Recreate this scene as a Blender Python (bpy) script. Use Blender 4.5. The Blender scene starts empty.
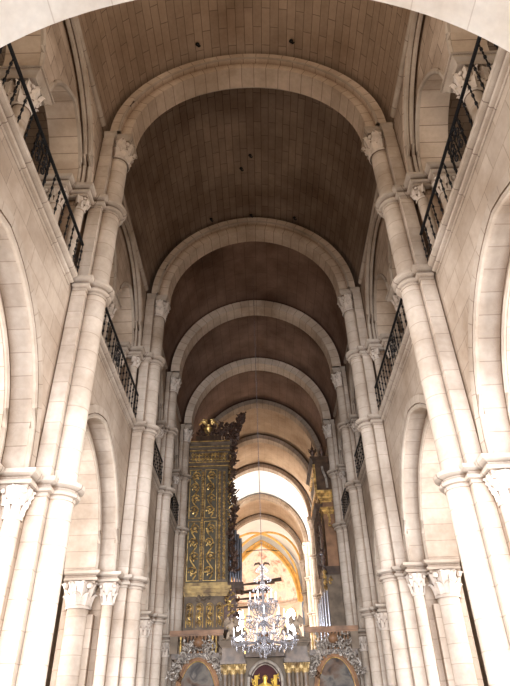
import bpy, bmesh, math, random
from mathutils import Vector, Matrix
random.seed(7)
PI = math.pi
COL = bpy.context.scene.collection
SC = bpy.context.scene

# ------------------------------------------------------------------ materials
def new_mat(name):
    m = bpy.data.materials.new(name); m.use_nodes = True
    nt = m.node_tree; b = nt.nodes['Principled BSDF']
    return m, nt, b

def rgb(c): return (c[0], c[1], c[2], 1)

def crease_shade(nt, b, sock, dist, dark, lo=.25, hi=.85):  # darkens creases by ambient occlusion: shade put into the base colour
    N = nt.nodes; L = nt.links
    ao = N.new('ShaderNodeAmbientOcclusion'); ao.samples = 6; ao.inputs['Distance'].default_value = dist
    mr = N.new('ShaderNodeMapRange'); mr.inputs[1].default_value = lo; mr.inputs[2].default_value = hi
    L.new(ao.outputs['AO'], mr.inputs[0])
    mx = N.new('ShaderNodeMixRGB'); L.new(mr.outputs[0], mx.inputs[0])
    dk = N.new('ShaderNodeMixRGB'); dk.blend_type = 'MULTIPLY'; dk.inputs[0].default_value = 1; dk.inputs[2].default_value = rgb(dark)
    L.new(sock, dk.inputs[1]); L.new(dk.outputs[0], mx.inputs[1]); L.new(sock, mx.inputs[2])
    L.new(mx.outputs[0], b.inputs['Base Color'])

def stone(name, c1, c2, mortar, bw=.85, rh=.42, off=.5, stain=(.55, 1.0), stain_scale=.5, bump=.25, msize=.012, rough=.9, tint=None):
    m, nt, b = new_mat(name); N = nt.nodes; L = nt.links
    tc = N.new('ShaderNodeTexCoord')
    br = N.new('ShaderNodeTexBrick')
    br.inputs['Scale'].default_value = 1
    br.inputs['Color1'].default_value = rgb(c1); br.inputs['Color2'].default_value = rgb(c2)
    br.inputs['Mortar'].default_value = rgb(mortar)
    br.inputs['Brick Width'].default_value = bw; br.inputs['Row Height'].default_value = rh
    br.inputs['Mortar Size'].default_value = msize; br.inputs['Mortar Smooth'].default_value = .3
    br.offset = off; br.offset_frequency = 2
    nz0 = N.new('ShaderNodeTexNoise'); nz0.inputs['Scale'].default_value = 1.6
    L.new(tc.outputs['Object'], nz0.inputs['Vector'])
    mixv = N.new('ShaderNodeMixRGB'); mixv.blend_type = 'ADD'; mixv.inputs[0].default_value = .03
    L.new(tc.outputs['UV'], mixv.inputs[1]); L.new(nz0.outputs['Color'], mixv.inputs[2])
    L.new(mixv.outputs[0], br.inputs['Vector'])
    nz = N.new('ShaderNodeTexNoise'); nz.inputs['Scale'].default_value = stain_scale
    nz.inputs['Detail'].default_value = 6; nz.inputs['Roughness'].default_value = .62
    L.new(tc.outputs['Object'], nz.inputs['Vector'])
    rp = N.new('ShaderNodeMapRange'); rp.inputs[1].default_value = .32; rp.inputs[2].default_value = .68
    rp.inputs[3].default_value = stain[0]; rp.inputs[4].default_value = stain[1]
    L.new(nz.outputs['Fac'], rp.inputs[0])
    mul = N.new('ShaderNodeMixRGB'); mul.blend_type = 'MULTIPLY'; mul.inputs[0].default_value = 1
    L.new(br.outputs['Color'], mul.inputs[1])
    cr = N.new('ShaderNodeValToRGB')
    t = tint or (.9, .8, .7)
    cr.color_ramp.elements[0].color = (stain[0]*t[0], stain[0]*t[1], stain[0]*t[2], 1); cr.color_ramp.elements[0].position = .3
    cr.color_ramp.elements[1].color = (stain[1], stain[1], stain[1], 1); cr.color_ramp.elements[1].position = .68
    L.new(nz.outputs['Fac'], cr.inputs[0]); L.new(cr.outputs[0], mul.inputs[2])
    nf = N.new('ShaderNodeTexNoise'); nf.inputs['Scale'].default_value = 9; nf.inputs['Detail'].default_value = 4
    L.new(tc.outputs['Object'], nf.inputs['Vector'])
    cr2 = N.new('ShaderNodeValToRGB'); cr2.color_ramp.elements[0].color = (.84, .82, .8, 1); cr2.color_ramp.elements[1].color = (1.08, 1.07, 1.05, 1)
    L.new(nf.outputs['Fac'], cr2.inputs[0])
    mul2 = N.new('ShaderNodeMixRGB'); mul2.blend_type = 'MULTIPLY'; mul2.inputs[0].default_value = 1
    L.new(mul.outputs[0], mul2.inputs[1]); L.new(cr2.outputs[0], mul2.inputs[2])
    L.new(mul2.outputs[0], b.inputs['Base Color'])
    crease_shade(nt, b, mul2.outputs[0], .22 if 'moulding' not in name else .12, (.50, .40, .32) if 'moulding' not in name else (.30, .22, .17), .35, .8)
    b.inputs['Roughness'].default_value = rough
    b.inputs['Specular IOR Level'].default_value = .15
    add = N.new('ShaderNodeMath'); add.operation = 'MULTIPLY_ADD'
    L.new(br.outputs['Fac'], add.inputs[0]); add.inputs[1].default_value = -1.0
    L.new(nf.outputs['Fac'], add.inputs[2])
    bp = N.new('ShaderNodeBump'); bp.inputs['Strength'].default_value = bump; bp.inputs['Distance'].default_value = .03
    L.new(add.outputs[0], bp.inputs['Height']); L.new(bp.outputs[0], b.inputs['Normal'])
    return m

def plain(name, c, rough=.6, metal=0, var=.25, scale=3.0, spec=.3, bump=0, c2=None, ao=None):
    m, nt, b = new_mat(name); N = nt.nodes; L = nt.links
    tc = N.new('ShaderNodeTexCoord'); nz = N.new('ShaderNodeTexNoise'); nz.inputs['Scale'].default_value = scale
    nz.inputs['Detail'].default_value = 5
    L.new(tc.outputs['Object'], nz.inputs['Vector'])
    cr = N.new('ShaderNodeValToRGB')
    a = c2 or tuple(x*(1-var) for x in c)
    cr.color_ramp.elements[0].color = rgb(a); cr.color_ramp.elements[0].position = .35
    cr.color_ramp.elements[1].color = rgb(tuple(x*(1+var*.3) for x in c)); cr.color_ramp.elements[1].position = .65
    L.new(nz.outputs['Fac'], cr.inputs[0]); L.new(cr.outputs[0], b.inputs['Base Color'])
    b.inputs['Roughness'].default_value = rough; b.inputs['Metallic'].default_value = metal
    if ao: crease_shade(nt, b, cr.outputs[0], ao, (.22, .15, .11), .3, .9)
    b.inputs['Specular IOR Level'].default_value = spec
    if bump:
        bp = N.new('ShaderNodeBump'); bp.inputs['Strength'].default_value = bump; bp.inputs['Distance'].default_value = .04
        L.new(nz.outputs['Fac'], bp.inputs['Height']); L.new(bp.outputs[0], b.inputs['Normal'])
    return m

def emit(name, c, s):
    m, nt, b = new_mat(name)
    b.inputs['Base Color'].default_value = rgb(c)
    b.inputs['Emission Color'].default_value = rgb(c); b.inputs['Emission Strength'].default_value = s
    return m

def fresco(name, cols, scale, rough=.8):
    m, nt, b = new_mat(name); N = nt.nodes; L = nt.links
    tc = N.new('ShaderNodeTexCoord'); nz = N.new('ShaderNodeTexNoise'); nz.inputs['Scale'].default_value = scale
    nz.inputs['Detail'].default_value = 7; nz.inputs['Distortion'].default_value = .5
    L.new(tc.outputs['Object'], nz.inputs['Vector'])
    cr = N.new('ShaderNodeValToRGB'); e = cr.color_ramp.elements
    e[0].position = .3; e[0].color = rgb(cols[0]); e[1].position = .72; e[1].color = rgb(cols[-1])
    for i, c in enumerate(cols[1:-1]):
        x = e.new(.3+.42*(i+1)/(len(cols)-1)); x.color = rgb(c)
    L.new(nz.outputs['Fac'], cr.inputs[0]); L.new(cr.outputs[0], b.inputs['Base Color'])
    b.inputs['Roughness'].default_value = rough
    return m

A1, A2, AM = (.68, .57, .465), (.60, .49, .395), (.40, .31, .235)
M = {}
M['wall'] = stone('ashlar_wall', (.53, .43, .34), (.46, .37, .29), (.34, .265, .20), .95, .46, stain=(.66, 1.05), msize=.010)
M['upper'] = stone('shade_browned_ashlar', (.56, .435, .33), (.46, .35, .26), (.24, .175, .125), .95, .44, stain=(.5, 1.05), stain_scale=.7)  # dimmer light of the upper walls put into a darker, browner stone colour
M['ring'] = stone('warm_brown_voussoir', (.70, .565, .44), (.60, .475, .365), (.32, .235, .17), 60, .42, .0, stain=(.6, 1.05))  # warm brown stone of the upper arches, with dark joints
M['ringdark'] = stone('shadowed_voussoir', (.40, .31, .23), (.34, .26, .19), (.2, .15, .11), 60, .42, .0, stain=(.6, 1.05))  # shadow on the far arch faces put into a darker stone colour
M['drum'] = stone('column_drum_stone', A1, (.60, .50, .405), (.46, .37, .29), 60, .44, .0, msize=.009)
M['voussoir'] = stone('voussoir_stone', (.60, .50, .405), (.54, .44, .35), (.42, .33, .26), 60, .42, .0, msize=.011)
M['mould'] = stone('moulding_stone', (.56, .47, .38), (.50, .41, .32), (.30, .23, .18), .9, 60, .0, bump=.15)
M['carved'] = plain('carved_stone', (.62, .51, .41), .9, 0, .2, 6, .1, .1, ao=.16)
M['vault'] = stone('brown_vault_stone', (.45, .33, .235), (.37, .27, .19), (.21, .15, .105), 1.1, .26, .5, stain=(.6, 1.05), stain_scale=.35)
M['vaultdark'] = stone('dim_stained_vault', (.31, .22, .155), (.245, .17, .12), (.12, .08, .056), 1.1, .26, .5, stain=(.5, 1.05), stain_scale=.4)  # dimness of the second bay put into the base colour, over random stains
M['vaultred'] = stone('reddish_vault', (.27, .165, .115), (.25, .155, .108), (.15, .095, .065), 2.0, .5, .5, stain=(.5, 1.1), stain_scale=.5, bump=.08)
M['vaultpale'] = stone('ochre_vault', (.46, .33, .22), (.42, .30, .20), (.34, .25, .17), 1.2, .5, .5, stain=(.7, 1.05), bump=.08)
M['loft'] = stone('pale_limestone', (.80, .77, .72), (.76, .72, .67), (.62, .56, .50), 1.6, .9, .5, stain=(.88, 1.0), bump=.12, msize=.010)
M['white'] = plain('white_plaster', (.80, .77, .72), .9, 0, .08, 1)
M['floor'] = stone('granite_flags', (.25, .22, .195), (.21, .185, .165), (.12, .105, .09), 1.0, .6, .5, rough=.5)
M['iron'] = plain('black_iron', (.015, .014, .014), .45, .6, .2, 5)
M['gold'] = plain('gilding', (.92, .60, .20), .42, .7, .5, 5, .5, .3, c2=(.30, .17, .06), ao=.08)
M['goldbright'] = plain('bright_gilding', (.95, .62, .12), .35, .6, .3, 4, .5, ao=.06)
M['golddull'] = plain('dull_gilding', (.42, .28, .11), .5, .5, .5, 3, .4, .3, c2=(.16, .10, .05))
M['goldrib'] = plain('ochre_gilded_rib', (.85, .50, .14), .5, .2, .25, 2, .4)
M['angel'] = plain('pale_brown_carving', (.34, .25, .17), .7, 0, .3, 5, ao=.08)
M['wood'] = plain('dark_walnut', (.105, .058, .032), .5, 0, .5, 2.5)
M['woodback'] = plain('olive_brown_wood', (.12, .095, .06), .7, 0, .3, 2)
M['woodmid'] = plain('brown_walnut', (.27, .135, .065), .5, 0, .4, 2.5)
M['woodgrey'] = plain('grey_brown_wood', (.18, .125, .08), .7, 0, .4, 2.5)
M['marble'] = plain('brown_marble', (.15, .095, .055), .5, 0, .5, 5, .5)
M['silver'] = plain('silvered_carving', (.46, .38, .30), .5, .3, .4, 7, .5, .2, ao=.1)
M['pipe'] = plain('dull_tin_pipe', (.22, .22, .24), .35, .8, .3, 2)
M['pipebright'] = plain('bright_tin_pipe', (.75, .74, .78), .25, .85, .1, 2)
M['foliage'] = plain('dark_bronzed_carving', (.12, .06, .035), .45, .3, .6, 7, .5, .4)
M['fresco'] = fresco('apse_fresco', [(.50, .22, .15), (.80, .52, .40), (.88, .72, .58), (.66, .56, .52), (.9, .78, .66)], 1.7)
M['painting'] = fresco('dark_painting', [(.03, .025, .02), (.12, .07, .045), (.16, .13, .10), (.06, .05, .045), (.26, .21, .16)], 1.8, .95)
M['apsewall'] = plain('apse_plaster', (.62, .50, .38), .9, 0, .2, 1)
M['niche'] = plain('niche_shadow', (.06, .02, .018), .9, 0, .2, 3)
M['glow'] = emit('window_daylight', (.93, .95, 1.0), 5)
M['glowhi'] = emit('window_daylight_strong', (.93, .92, 1.0), 25)
M['glowsoft'] = emit('window_daylight_soft', (.86, .88, .92), .8)
M['bulb'] = emit('candle_bulb', (1, .96, .95), 1.0)
m, nt, b = new_mat('cut_crystal')
b.inputs['Base Color'].default_value = (.62, .60, .62, 1); b.inputs['Roughness'].default_value = .10
b.inputs['Transmission Weight'].default_value = .6; b.inputs['Metallic'].default_value = .3; b.inputs['IOR'].default_value = 1.5
M['crystal'] = m
M['brass'] = plain('aged_brass', (.30, .24, .16), .35, .8, .3, 5)

# ------------------------------------------------------------------ mesh builder
class MB:
    def __init__(s, sx=1, yo=0): s.v = []; s.f = []; s.uv = []; s.mi = []; s.sx = sx; s.yo = yo; s.m = 0
    def P(s, p): s.v.append((p[0]*s.sx, p[1]+s.yo, p[2])); return len(s.v)-1
    def face(s, pts, uvs=None):
        idx = [s.P(p) for p in pts]
        if uvs is None:
            n = Vector((0, 0, 0)); k = len(pts)
            for i in range(k):
                a, b = pts[i], pts[(i+1) % k]
                n += Vector(((a[1]-b[1])*(a[2]+b[2]), (a[2]-b[2])*(a[0]+b[0]), (a[0]-b[0])*(a[1]+b[1])))
            ax = max(range(3), key=lambda i: abs(n[i]))
            uvs = [((p[1]+s.yo, p[2]) if ax == 0 else (p[0], p[2]) if ax == 1 else (p[0], p[1])) for p in pts]
        s.f.append(idx); s.uv.append(uvs); s.mi.append(s.m)
    def grid(s, P, UV, closed=False):
        n = len(P); w = len(P[0]); base = len(s.v)
        for r in P:
            for p in r: s.P(p)
        for i in range(n-1):
            for j in range(w-1):
                s.f.append([base+i*w+j, base+i*w+j+1, base+(i+1)*w+j+1, base+(i+1)*w+j])
                s.uv.append([UV[i][j], UV[i][j+1], UV[i+1][j+1], UV[i+1][j]]); s.mi.append(s.m)
    def box(s, x0, x1, y0, y1, z0, z1):
        c = [(x0, y0, z0), (x1, y0, z0), (x1, y1, z0), (x0, y1, z0), (x0, y0, z1), (x1, y0, z1), (x1, y1, z1), (x0, y1, z1)]
        for q in ((0, 1, 2, 3), (4, 5, 6, 7), (0, 1, 5, 4), (2, 3, 7, 6), (1, 2, 6, 5), (3, 0, 4, 7)): s.face([c[i] for i in q])
    def lathe(s, cx, cy, prof, seg=20, a0=0, a1=2*PI, capends=False):
        P = []; UV = []
        for i in range(seg+1):
            a = a0+(a1-a0)*i/seg
            P.append([(cx+r*math.cos(a), cy+r*math.sin(a), z) for r, z in prof]); UV.append([(a*.3, z) for r, z in prof])
        s.grid(P, UV)
    def ball(s, c, r, seg=8, sz=1):
        P = []; UV = []
        for i in range(seg+1):
            a = 2*PI*i/seg
            row = []
            for j in range(seg//2+1):
                t = PI*j/(seg//2)-PI/2
                row.append((c[0]+r*math.cos(t)*math.cos(a), c[1]+r*math.cos(t)*math.sin(a), c[2]+r*sz*math.sin(t)))
            P.append(row); UV.append([(0, 0)]*len(row))
        s.grid(P, UV)
    def plan(s, path, prof, closed=False):
        """sweep a profile [(outward, z)] along a plan path; outward is the left-hand side of travel"""
        n = len(path); N = []
        for i in range(n):
            a = path[i-1] if (i > 0 or closed) else None; b = path[(i+1) % n] if (i < n-1 or closed) else None
            p = path[i]; ns = []
            for q, r in ((a, p), (p, b)):
                if q is None or r is None: continue
                d = Vector((r[0]-q[0], r[1]-q[1])); 
                if d.length < 1e-6: continue
                d.normalize(); ns.append(Vector((-d.y, d.x)))
            v = sum(ns, Vector((0, 0)))
            v = v/max(.35, (v.length**2)/len(ns)) if len(ns) > 1 else v
            N.append(v)
        P = []; UV = []; L = 0; idx = list(range(n))+([0] if closed else [])
        last = None
        for i in idx:
            p = path[i]
            if last is not None: L += math.hypot(p[0]-last[0], p[1]-last[1])
            last = p
            P.append([(p[0]+N[i].x*o, p[1]+N[i].y*o, z) for o, z in prof]); UV.append([(L, z) for o, z in prof])
        s.grid(P, UV)
    def tube(s, pts, r, seg=6, taper=None):
        pts = [Vector(p) for p in pts]; n = len(pts); P = []; UV = []
        up = Vector((0, 0, 1)); L = 0
        for i, p in enumerate(pts):
            d = (pts[min(i+1, n-1)]-pts[max(i-1, 0)])
            if d.length < 1e-9: d = Vector((0, 0, 1))
            d.normalize()
            u = d.cross(up) if abs(d.dot(up)) < .95 else d.cross(Vector((1, 0, 0)))
            u.normalize(); w = d.cross(u); rr = r*(taper[i] if taper else 1)
            P.append([tuple(p+(u*math.cos(2*PI*k/seg)+w*math.sin(2*PI*k/seg))*rr) for k in range(seg+1)]); UV.append([(k*.1, i*.1) for k in range(seg+1)])
        s.grid(P, UV)
        s.face(P[0][:-1], [(0, 0)]*seg); s.face(P[-1][:-1], [(0, 0)]*seg)
    def build(s, name, mats, parent=None, smooth=False, kind=None, auto=None):
        me = bpy.data.meshes.new(name)
        if not isinstance(mats, (list, tuple)): mats = [mats]
        bm = bmesh.new(); vs = [bm.verts.new(v) for v in s.v]; uvl = bm.loops.layers.uv.new('UVMap')
        for f, uv, mi in zip(s.f, s.uv, s.mi):
            q = []; u2 = []
            for i, u in zip(f, uv):
                if vs[i] not in q: q.append(vs[i]); u2.append(u)
            if len(q) < 3: continue
            try: fc = bm.faces.new(q)
            except ValueError: continue
            fc.material_index = mi; fc.smooth = smooth
            for lp, u in zip(fc.loops, u2): lp[uvl].uv = (u[0], u[1])
        bmesh.ops.remove_doubles(bm, verts=bm.verts, dist=1e-5)
        bmesh.ops.recalc_face_normals(bm, faces=bm.faces)
        bm.to_mesh(me); bm.free()
        for x in mats: me.materials.append(x)
        o = bpy.data.objects.new(name, me); COL.objects.link(o)
        if smooth:
            try: me.set_sharp_from_angle(angle=math.radians(40))
            except Exception: pass
        if parent:
            o.parent = parent; bpy.context.view_layer.update() if False else None
            o.matrix_parent_inverse = Matrix.Translation(parent.location).inverted()
        if kind: o['kind'] = kind
        return o

def tag(o, label, cat, group=None):
    o['label'] = label; o['category'] = cat
    if group: o['group'] = group
    return o
def thing(name, loc, label, cat, group=None):
    o = bpy.data.objects.new(name, None); COL.objects.link(o); o.location = loc; o.empty_display_size = .2
    return tag(o, label, cat, group)
def shell(name, loc=(0, 0, 0)):
    o = bpy.data.objects.new(name, None); COL.objects.link(o); o.location = loc; o['kind'] = 'structure'
    return o

def arc(h, rise, n=24, shape=0.12):
    """points (u, w) of an arch of half-span h and height rise, from -h to h, with a slight point"""
    out = []
    e = (rise*rise-h*h)/(2*h) if rise > h else 0    # two-centred pointed arch
    if e > 0:
        R = h+e; amax = math.acos(e/R)
        for i in range(n//2+1):
            a = amax*i/(n//2); out.append((e-R*math.cos(a), R*math.sin(a)))
        out += [(-u, w) for u, w in out[-2::-1]]
    else:
        for i in range(n+1):
            a = PI-PI*i/n; out.append((h*math.cos(a), rise*math.sin(a)))
    return out
def lens(pts):
    L = [0]
    for a, b in zip(pts, pts[1:]): L.append(L[-1]+math.hypot(b[0]-a[0], b[1]-a[1]))
    return L

def wall_arch(mb, x0, x1, ya, yb, z0, z1, holes, mw=0, ms=1):
    """wall slab x0..x1 along y with arched holes [(yc, half, spring, rise)] open at the bottom down to z0"""
    prev = ya
    for yc, h, zs, rise in holes:
        for x in (x0, x1):
            mb.m = mw
            mb.face([(x, prev, z0), (x, yc-h, z0), (x, yc-h, z1), (x, prev, z1)])
            A = arc(h, rise)
            for (u, w), (u2, w2) in zip(A, A[1:]):
                mb.face([(x, yc+u, zs+w), (x, yc+u2, zs+w2), (x, yc+u2, z1), (x, yc+u, z1)])
        mb.m = ms
        A = [(-h, z0-zs)]+arc(h, rise)+[(h, z0-zs)]; LL = lens(A)
        mb.grid([[(x0, yc+u, zs+w), (x1, yc+u, zs+w)] for u, w in A], [[(0.1, l), (0.1+x1-x0, l)] for l in LL])
        prev = yc+h
    mb.m = mw
    for x in (x0, x1): mb.face([(x, prev, z0), (x, yb, z0), (x, yb, z1), (x, prev, z1)])
    mb.face([(x0, ya, z1), (x1, ya, z1), (x1, yb, z1), (x0, yb, z1)])
    for y in (ya, yb): mb.face([(x0, y, z0), (x1, y, z0), (x1, y, z1), (x0, y, z1)])

def arch_band_yz(mb, x, depth, yc, h, zs, rise, w, n=24):
    """raised voussoir band round an arch in the wall plane, projecting to x-depth"""
    A = arc(h, rise, n); B = arc(h+w, rise+w, n); LL = lens(A)
    for i in range(len(A)-1):
        a, b, c, d = A[i], A[i+1], B[i+1], B[i]
        f = lambda p, X: (X, yc+p[0], zs+p[1])
        mb.face([f(a, x-depth), f(b, x-depth), f(c, x-depth), f(d, x-depth)], [(.1, LL[i]), (.1, LL[i+1]), (.3, LL[i+1]), (.3, LL[i])])
        mb.face([f(d, x-depth), f(c, x-depth), f(c, x), f(d, x)], [(.1, LL[i]), (.1, LL[i+1]), (.3, LL[i+1]), (.3, LL[i])])
        mb.face([f(a, x-depth), f(b, x-depth), f(b, x), f(a, x)], [(.1, LL[i]), (.1, LL[i+1]), (.3, LL[i+1]), (.3, LL[i])])

def roll_yz(mb, x, yc, h, zs, rise, r, n=24):
    mb.tube([(x, yc+u, zs+w) for u, w in arc(h, rise, n)], r, 6)

def capital(mb, cx, cy, z0, z1, r0, r1, leaves=8, seg=20, half=False):
    H = z1-z0
    mb.lathe(cx, cy, [(r0*1.12, z0-.03), (r0*1.22, z0+.01), (r0*1.12, z0+.05), (r0*1.0, z0+.06), (r0*1.03, z0+.3*H), (r0*1.17, z0+.55*H), (r1*.98, z0+.80*H), (r1*1.05, z0+.86*H), (r1*1.05, z1)], seg, *((PI/2-.1, 3*PI/2+.1) if half else ()))
    for tier, (zb, zt, ro, off) in enumerate(((.05, .55, .0, 0), (.38, 1.0, .06, .5))):
        for k in range(leaves):
            a = 2*PI*(k+off)/leaves; ca, sa = math.cos(a), math.sin(a)
            if half and ca > .15: continue
            P = []
            for t, wd, out in ((0, .38, 0), (.35, .50, .02), (.7, .46, .05), (.92, .30, .09), (1.0, .18, .10), (.88, .12, .125)):
                z = z0+H*(zb+(zt-zb)*t); rb = r0*(1.06+.25*max(0, (z-z0)/H-.3))+out*(r1/.42)+ro*.4
                row = []
                for q, lift in ((-1, -.02), (-.5, .0), (0, .035), (.5, 0), (1, -.02)):
                    tw = q*wd*r0; rr = rb+lift
                    row.append((cx+rr*ca-tw*sa, cy+rr*sa+tw*ca, z))
                P.append(row)
            mb.grid(P, [[(0, 0)]*5]*6)
    for k in range(4):
        a = PI/4+k*PI/2
        if half and math.cos(a) > 0: continue
        mb.ball((cx+r1*1.08*math.cos(a), cy+r1*1.08*math.sin(a), z1-.16*H), .22*r1, 8)

# ------------------------------------------------------------------ key dimensions (metres)
ZI, ZG, ZU, ZC0, ZC1, ZS = 5.40, 10.05, 12.70, 14.60, 15.25, 15.50
PIERS = [10.0, 16.9, 22.3, 27.4, 32.5, 37.6, 42.7]
FAR = [49.2, 54.6]
BAYS = [(3.1, 10.0), (10.0, 16.9), (16.9, 22.3), (22.3, 27.4), (27.4, 32.5), (32.5, 37.6), (37.6, 42.7)]
ORD = ['first', 'second', 'third', 'fourth', 'fifth', 'sixth', 'seventh', 'eighth', 'ninth']
def xs_of(i): return 3.60 if i < 2 else 3.80
def rs_of(i): return .27 if i < 2 else .24

def shaft_path(xs, r, n=14):
    # travels from -y to +y round the nave side (nave is toward smaller x); outward must be right-hand side
    return [(xs-r*math.sin(PI*t/n)*1.0, -r*math.cos(PI*t/n)) for t in range(n+1)]

def pier_path(i, lower=True):
    xs, r = xs_of(i), rs_of(i); px = 3.68 if i < 2 else 3.86
    hw = .42 if i < 2 else .36
    half = [(5.2, -1.0), (4.42, -1.0), (4.42, -.80), (3.90 if i < 2 else 4.0, -.80), (3.90 if i < 2 else 4.0, -hw), (px, -hw)] if lower else [(3.96 if i < 2 else 4.02, -hw), (px, -hw)]
    return half+[(px, -r)]+shaft_path(xs, r)[1:-1]+[(px, r)]+[(x, -y) for x, y in half[::-1]]
RING = [(-.03, -.25), (.02, -.24), (.025, -.18), (.085, -.17), (.105, -.135), (.085, -.10), (.04, -.09), (.05, -.05), (.15, -.005), (.165, .06), (.0, .093)]

def make_pier(i, Y, side):
    sx = -1 if side == 'left' else 1
    nm = 'left' if side == 'left' else 'right'
    lab = ['tall clustered stone pier nearest the camera, on the %s side of the nave',
           'clustered stone pier on the %s of the nave, second from the camera',
           'slender stone pier on the %s side, third from the camera',
           'stone pier on the %s at the gilded altar screen, fourth from the camera',
           'stone pier hidden beside the organ on the %s, fifth from the camera',
           'distant stone pier on the %s beyond the organ, sixth from the camera',
           'far stone pier on the %s before the sunlit crossing',
           'far stone pier on the %s just beyond the sunlit crossing',
           'farthest stone pier on the %s near the golden ribs'][i] % nm
    t = thing('clustered_pier', (sx*xs_of(i), Y, 0), lab, 'pier', 'stone piers along the nave')
    xs, r = xs_of(i), rs_of(i); hw = .42 if i < 2 else .36; px = 3.68 if i < 2 else 3.86; wx = 3.98 if i < 2 else 4.03
    b = MB(sx, Y); b.lathe(xs, 0, [(r*1.35, 0), (r*1.35, .3), (r*1.2, .4), (r, .5), (r, ZC0)], 22, PI/2-.25, 3*PI/2+.25)
    b.build('shaft', M['drum'], t, True)
    b = MB(sx, Y)
    for z0, z1 in ((0, ZI-.2), (ZI+.1, ZS-.22)): b.box(px, wx-.004, -hw, hw, z0, z1)
    b.build('pilaster', M['drum'], t)
    far = i > 6
    b = MB(sx, Y); b.box(wx+.002, 5.3, -.58, .58, 0, ZI-.21); b.box(4.4, 5.2, -.78, .78, 0, ZI-.95)
    if not far: b.build('core', M['wall'], t)
    for s in (() if far else (-1, 1)):
        b = MB(sx, Y); b.lathe(4.82, s*.72, [(.36, 0), (.36, .35), (.30, .45), (.28, .55), (.28, ZI-.75)], 20); c = b.build('arcade_column', M['drum'], t, True)
        b = MB(sx, Y); capital(b, 4.82, s*.72, ZI-.80, ZI-.20, .28, .40); b.build('capital', M['carved'], c, True)
        b = MB(sx, Y); b.lathe(4.09, s*.64, [(.2, 0), (.2, .35), (.15, .45), (.14, .55), (.14, ZI-.68)], 14); c = b.build('colonnette', M['drum'], t, True)
        b = MB(sx, Y); capital(b, 4.09, s*.64, ZI-.70, ZI-.20, .14, .23, 6, 14); b.build('capital', M['carved'], c, True)
        b = MB(sx, Y); b.lathe(4.12, s*.62, [(.17, ZG+.12), (.17, ZG+.3), (.13, ZG+.38), (.125, ZU-.55)], 12); c = b.build('gallery_colonnette', M['drum'], t, True)
        b = MB(sx, Y); capital(b, 4.12, s*.62, ZU-.58, ZU-.24, .125, .19, 6, 12, half=True); b.build('capital', M['carved'], c, True)
        b = MB(sx, Y); b.lathe(4.62, s*.82, [(.2, ZG+.12), (.2, ZG+.3), (.15, ZG+.4), (.15, ZU-.6)], 14); c = b.build('gallery_half_column', M['drum'], t, True)
        b = MB(sx, Y); capital(b, 4.62, s*.82, ZU-.62, ZU-.18, .15, .26, 6, 14); b.build('capital', M['carved'], c, True)
    if not far:
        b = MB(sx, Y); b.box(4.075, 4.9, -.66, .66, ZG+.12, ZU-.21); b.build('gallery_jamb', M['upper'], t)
    b = MB(sx, Y); b.plan(pier_path(i, not far), [(o, ZI+z) for o, z in RING])
    if not far: b.box(wx-.08, 5.2, -.79, .79, ZI-.235, ZI+.085); b.box(4.43, 5.19, -.99, .99, ZI-.23, ZI+.08)
    b.build('impost_moulding', M['mould'], t)
    b = MB(sx, Y); b.plan(pier_path(i, False), [(o, ZG+z) for o, z in RING]); b.build('ring_moulding', M['mould'], t)
    b = MB(sx, Y)
    up = [(wx-.04, -hw), (px, -hw)] if far else [(5.0, -1.08), (4.36, -1.08), (4.36, -.80), (wx-.04, -.80), (wx-.04, -hw), (px, -hw)]
    b.plan(up+[(px, -r)]+shaft_path(xs, r)[1:-1]+[(px, r)]+[(x, -y) for x, y in up[::-1]], [(o, ZU+z) for o, z in RING])
    if not far: b.box(wx-.03, 5.0, -.79, .79, ZU-.235, ZU+.085); b.box(4.37, 4.99, -1.07, 1.07, ZU-.23, ZU+.08)
    b.build('ring_moulding', M['mould'], t)
    b = MB(sx, Y); capital(b, xs, 0, ZC0, ZC1, r, r*1.28, half=True); b.build('main_capital', M['carved'], t, True)
    b = MB(sx, Y)
    a = [(wx-.02, -hw), (px-.0, -hw), (px-.0, -r-.05), (xs-r-.05, -r-.05)]
    b.plan(a+[(x, -y) for x, y in a[::-1]], [(-.1, ZC1), (.0, ZC1+.01), (.03, ZC1+.09), (.07, ZC1+.14), (.07, ZS-.02), (-.1, ZS-.003)])
    b.box(xs-r-.04, wx-.03, -r-.04, r+.04, ZC1+.02, ZS-.01)
    b.build('abacus', M['mould'], t)
    return t

def sweep_arch(mb, sec_in, sec_out, y0, y1, zs, e, n=40):
    """half-ring of stone: inner radius sec_in, outer radius sec_out, y0..y1, pointed by e"""
    def pts(R):
        RR = R+e; am = math.acos(e/RR); o = []
        for i in range(n//2+1):
            a = am*i/(n//2); o.append((e-RR*math.cos(a), zs+RR*math.sin(a)))
        return o+[(-x, z) for x, z in o[-2::-1]]
    A, B = pts(sec_in), pts(sec_out); L = lens(B)
    ring = lambda P, y: [(x, y, z) for x, z in P]
    for P, Q, ya, yb, u0, u1 in ((A, A, y0, y1, .1, .5), (B, B, y0, y1, .1, .5), (A, B, y0, y0, .1, .4), (A, B, y1, y1, .1, .4)):
        mb.grid([[(p[0], ya, p[1]), (q[0], yb, q[1])] for p, q in zip(P, Q)], [[(u0, l), (u1, l)] for l in L])

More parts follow.
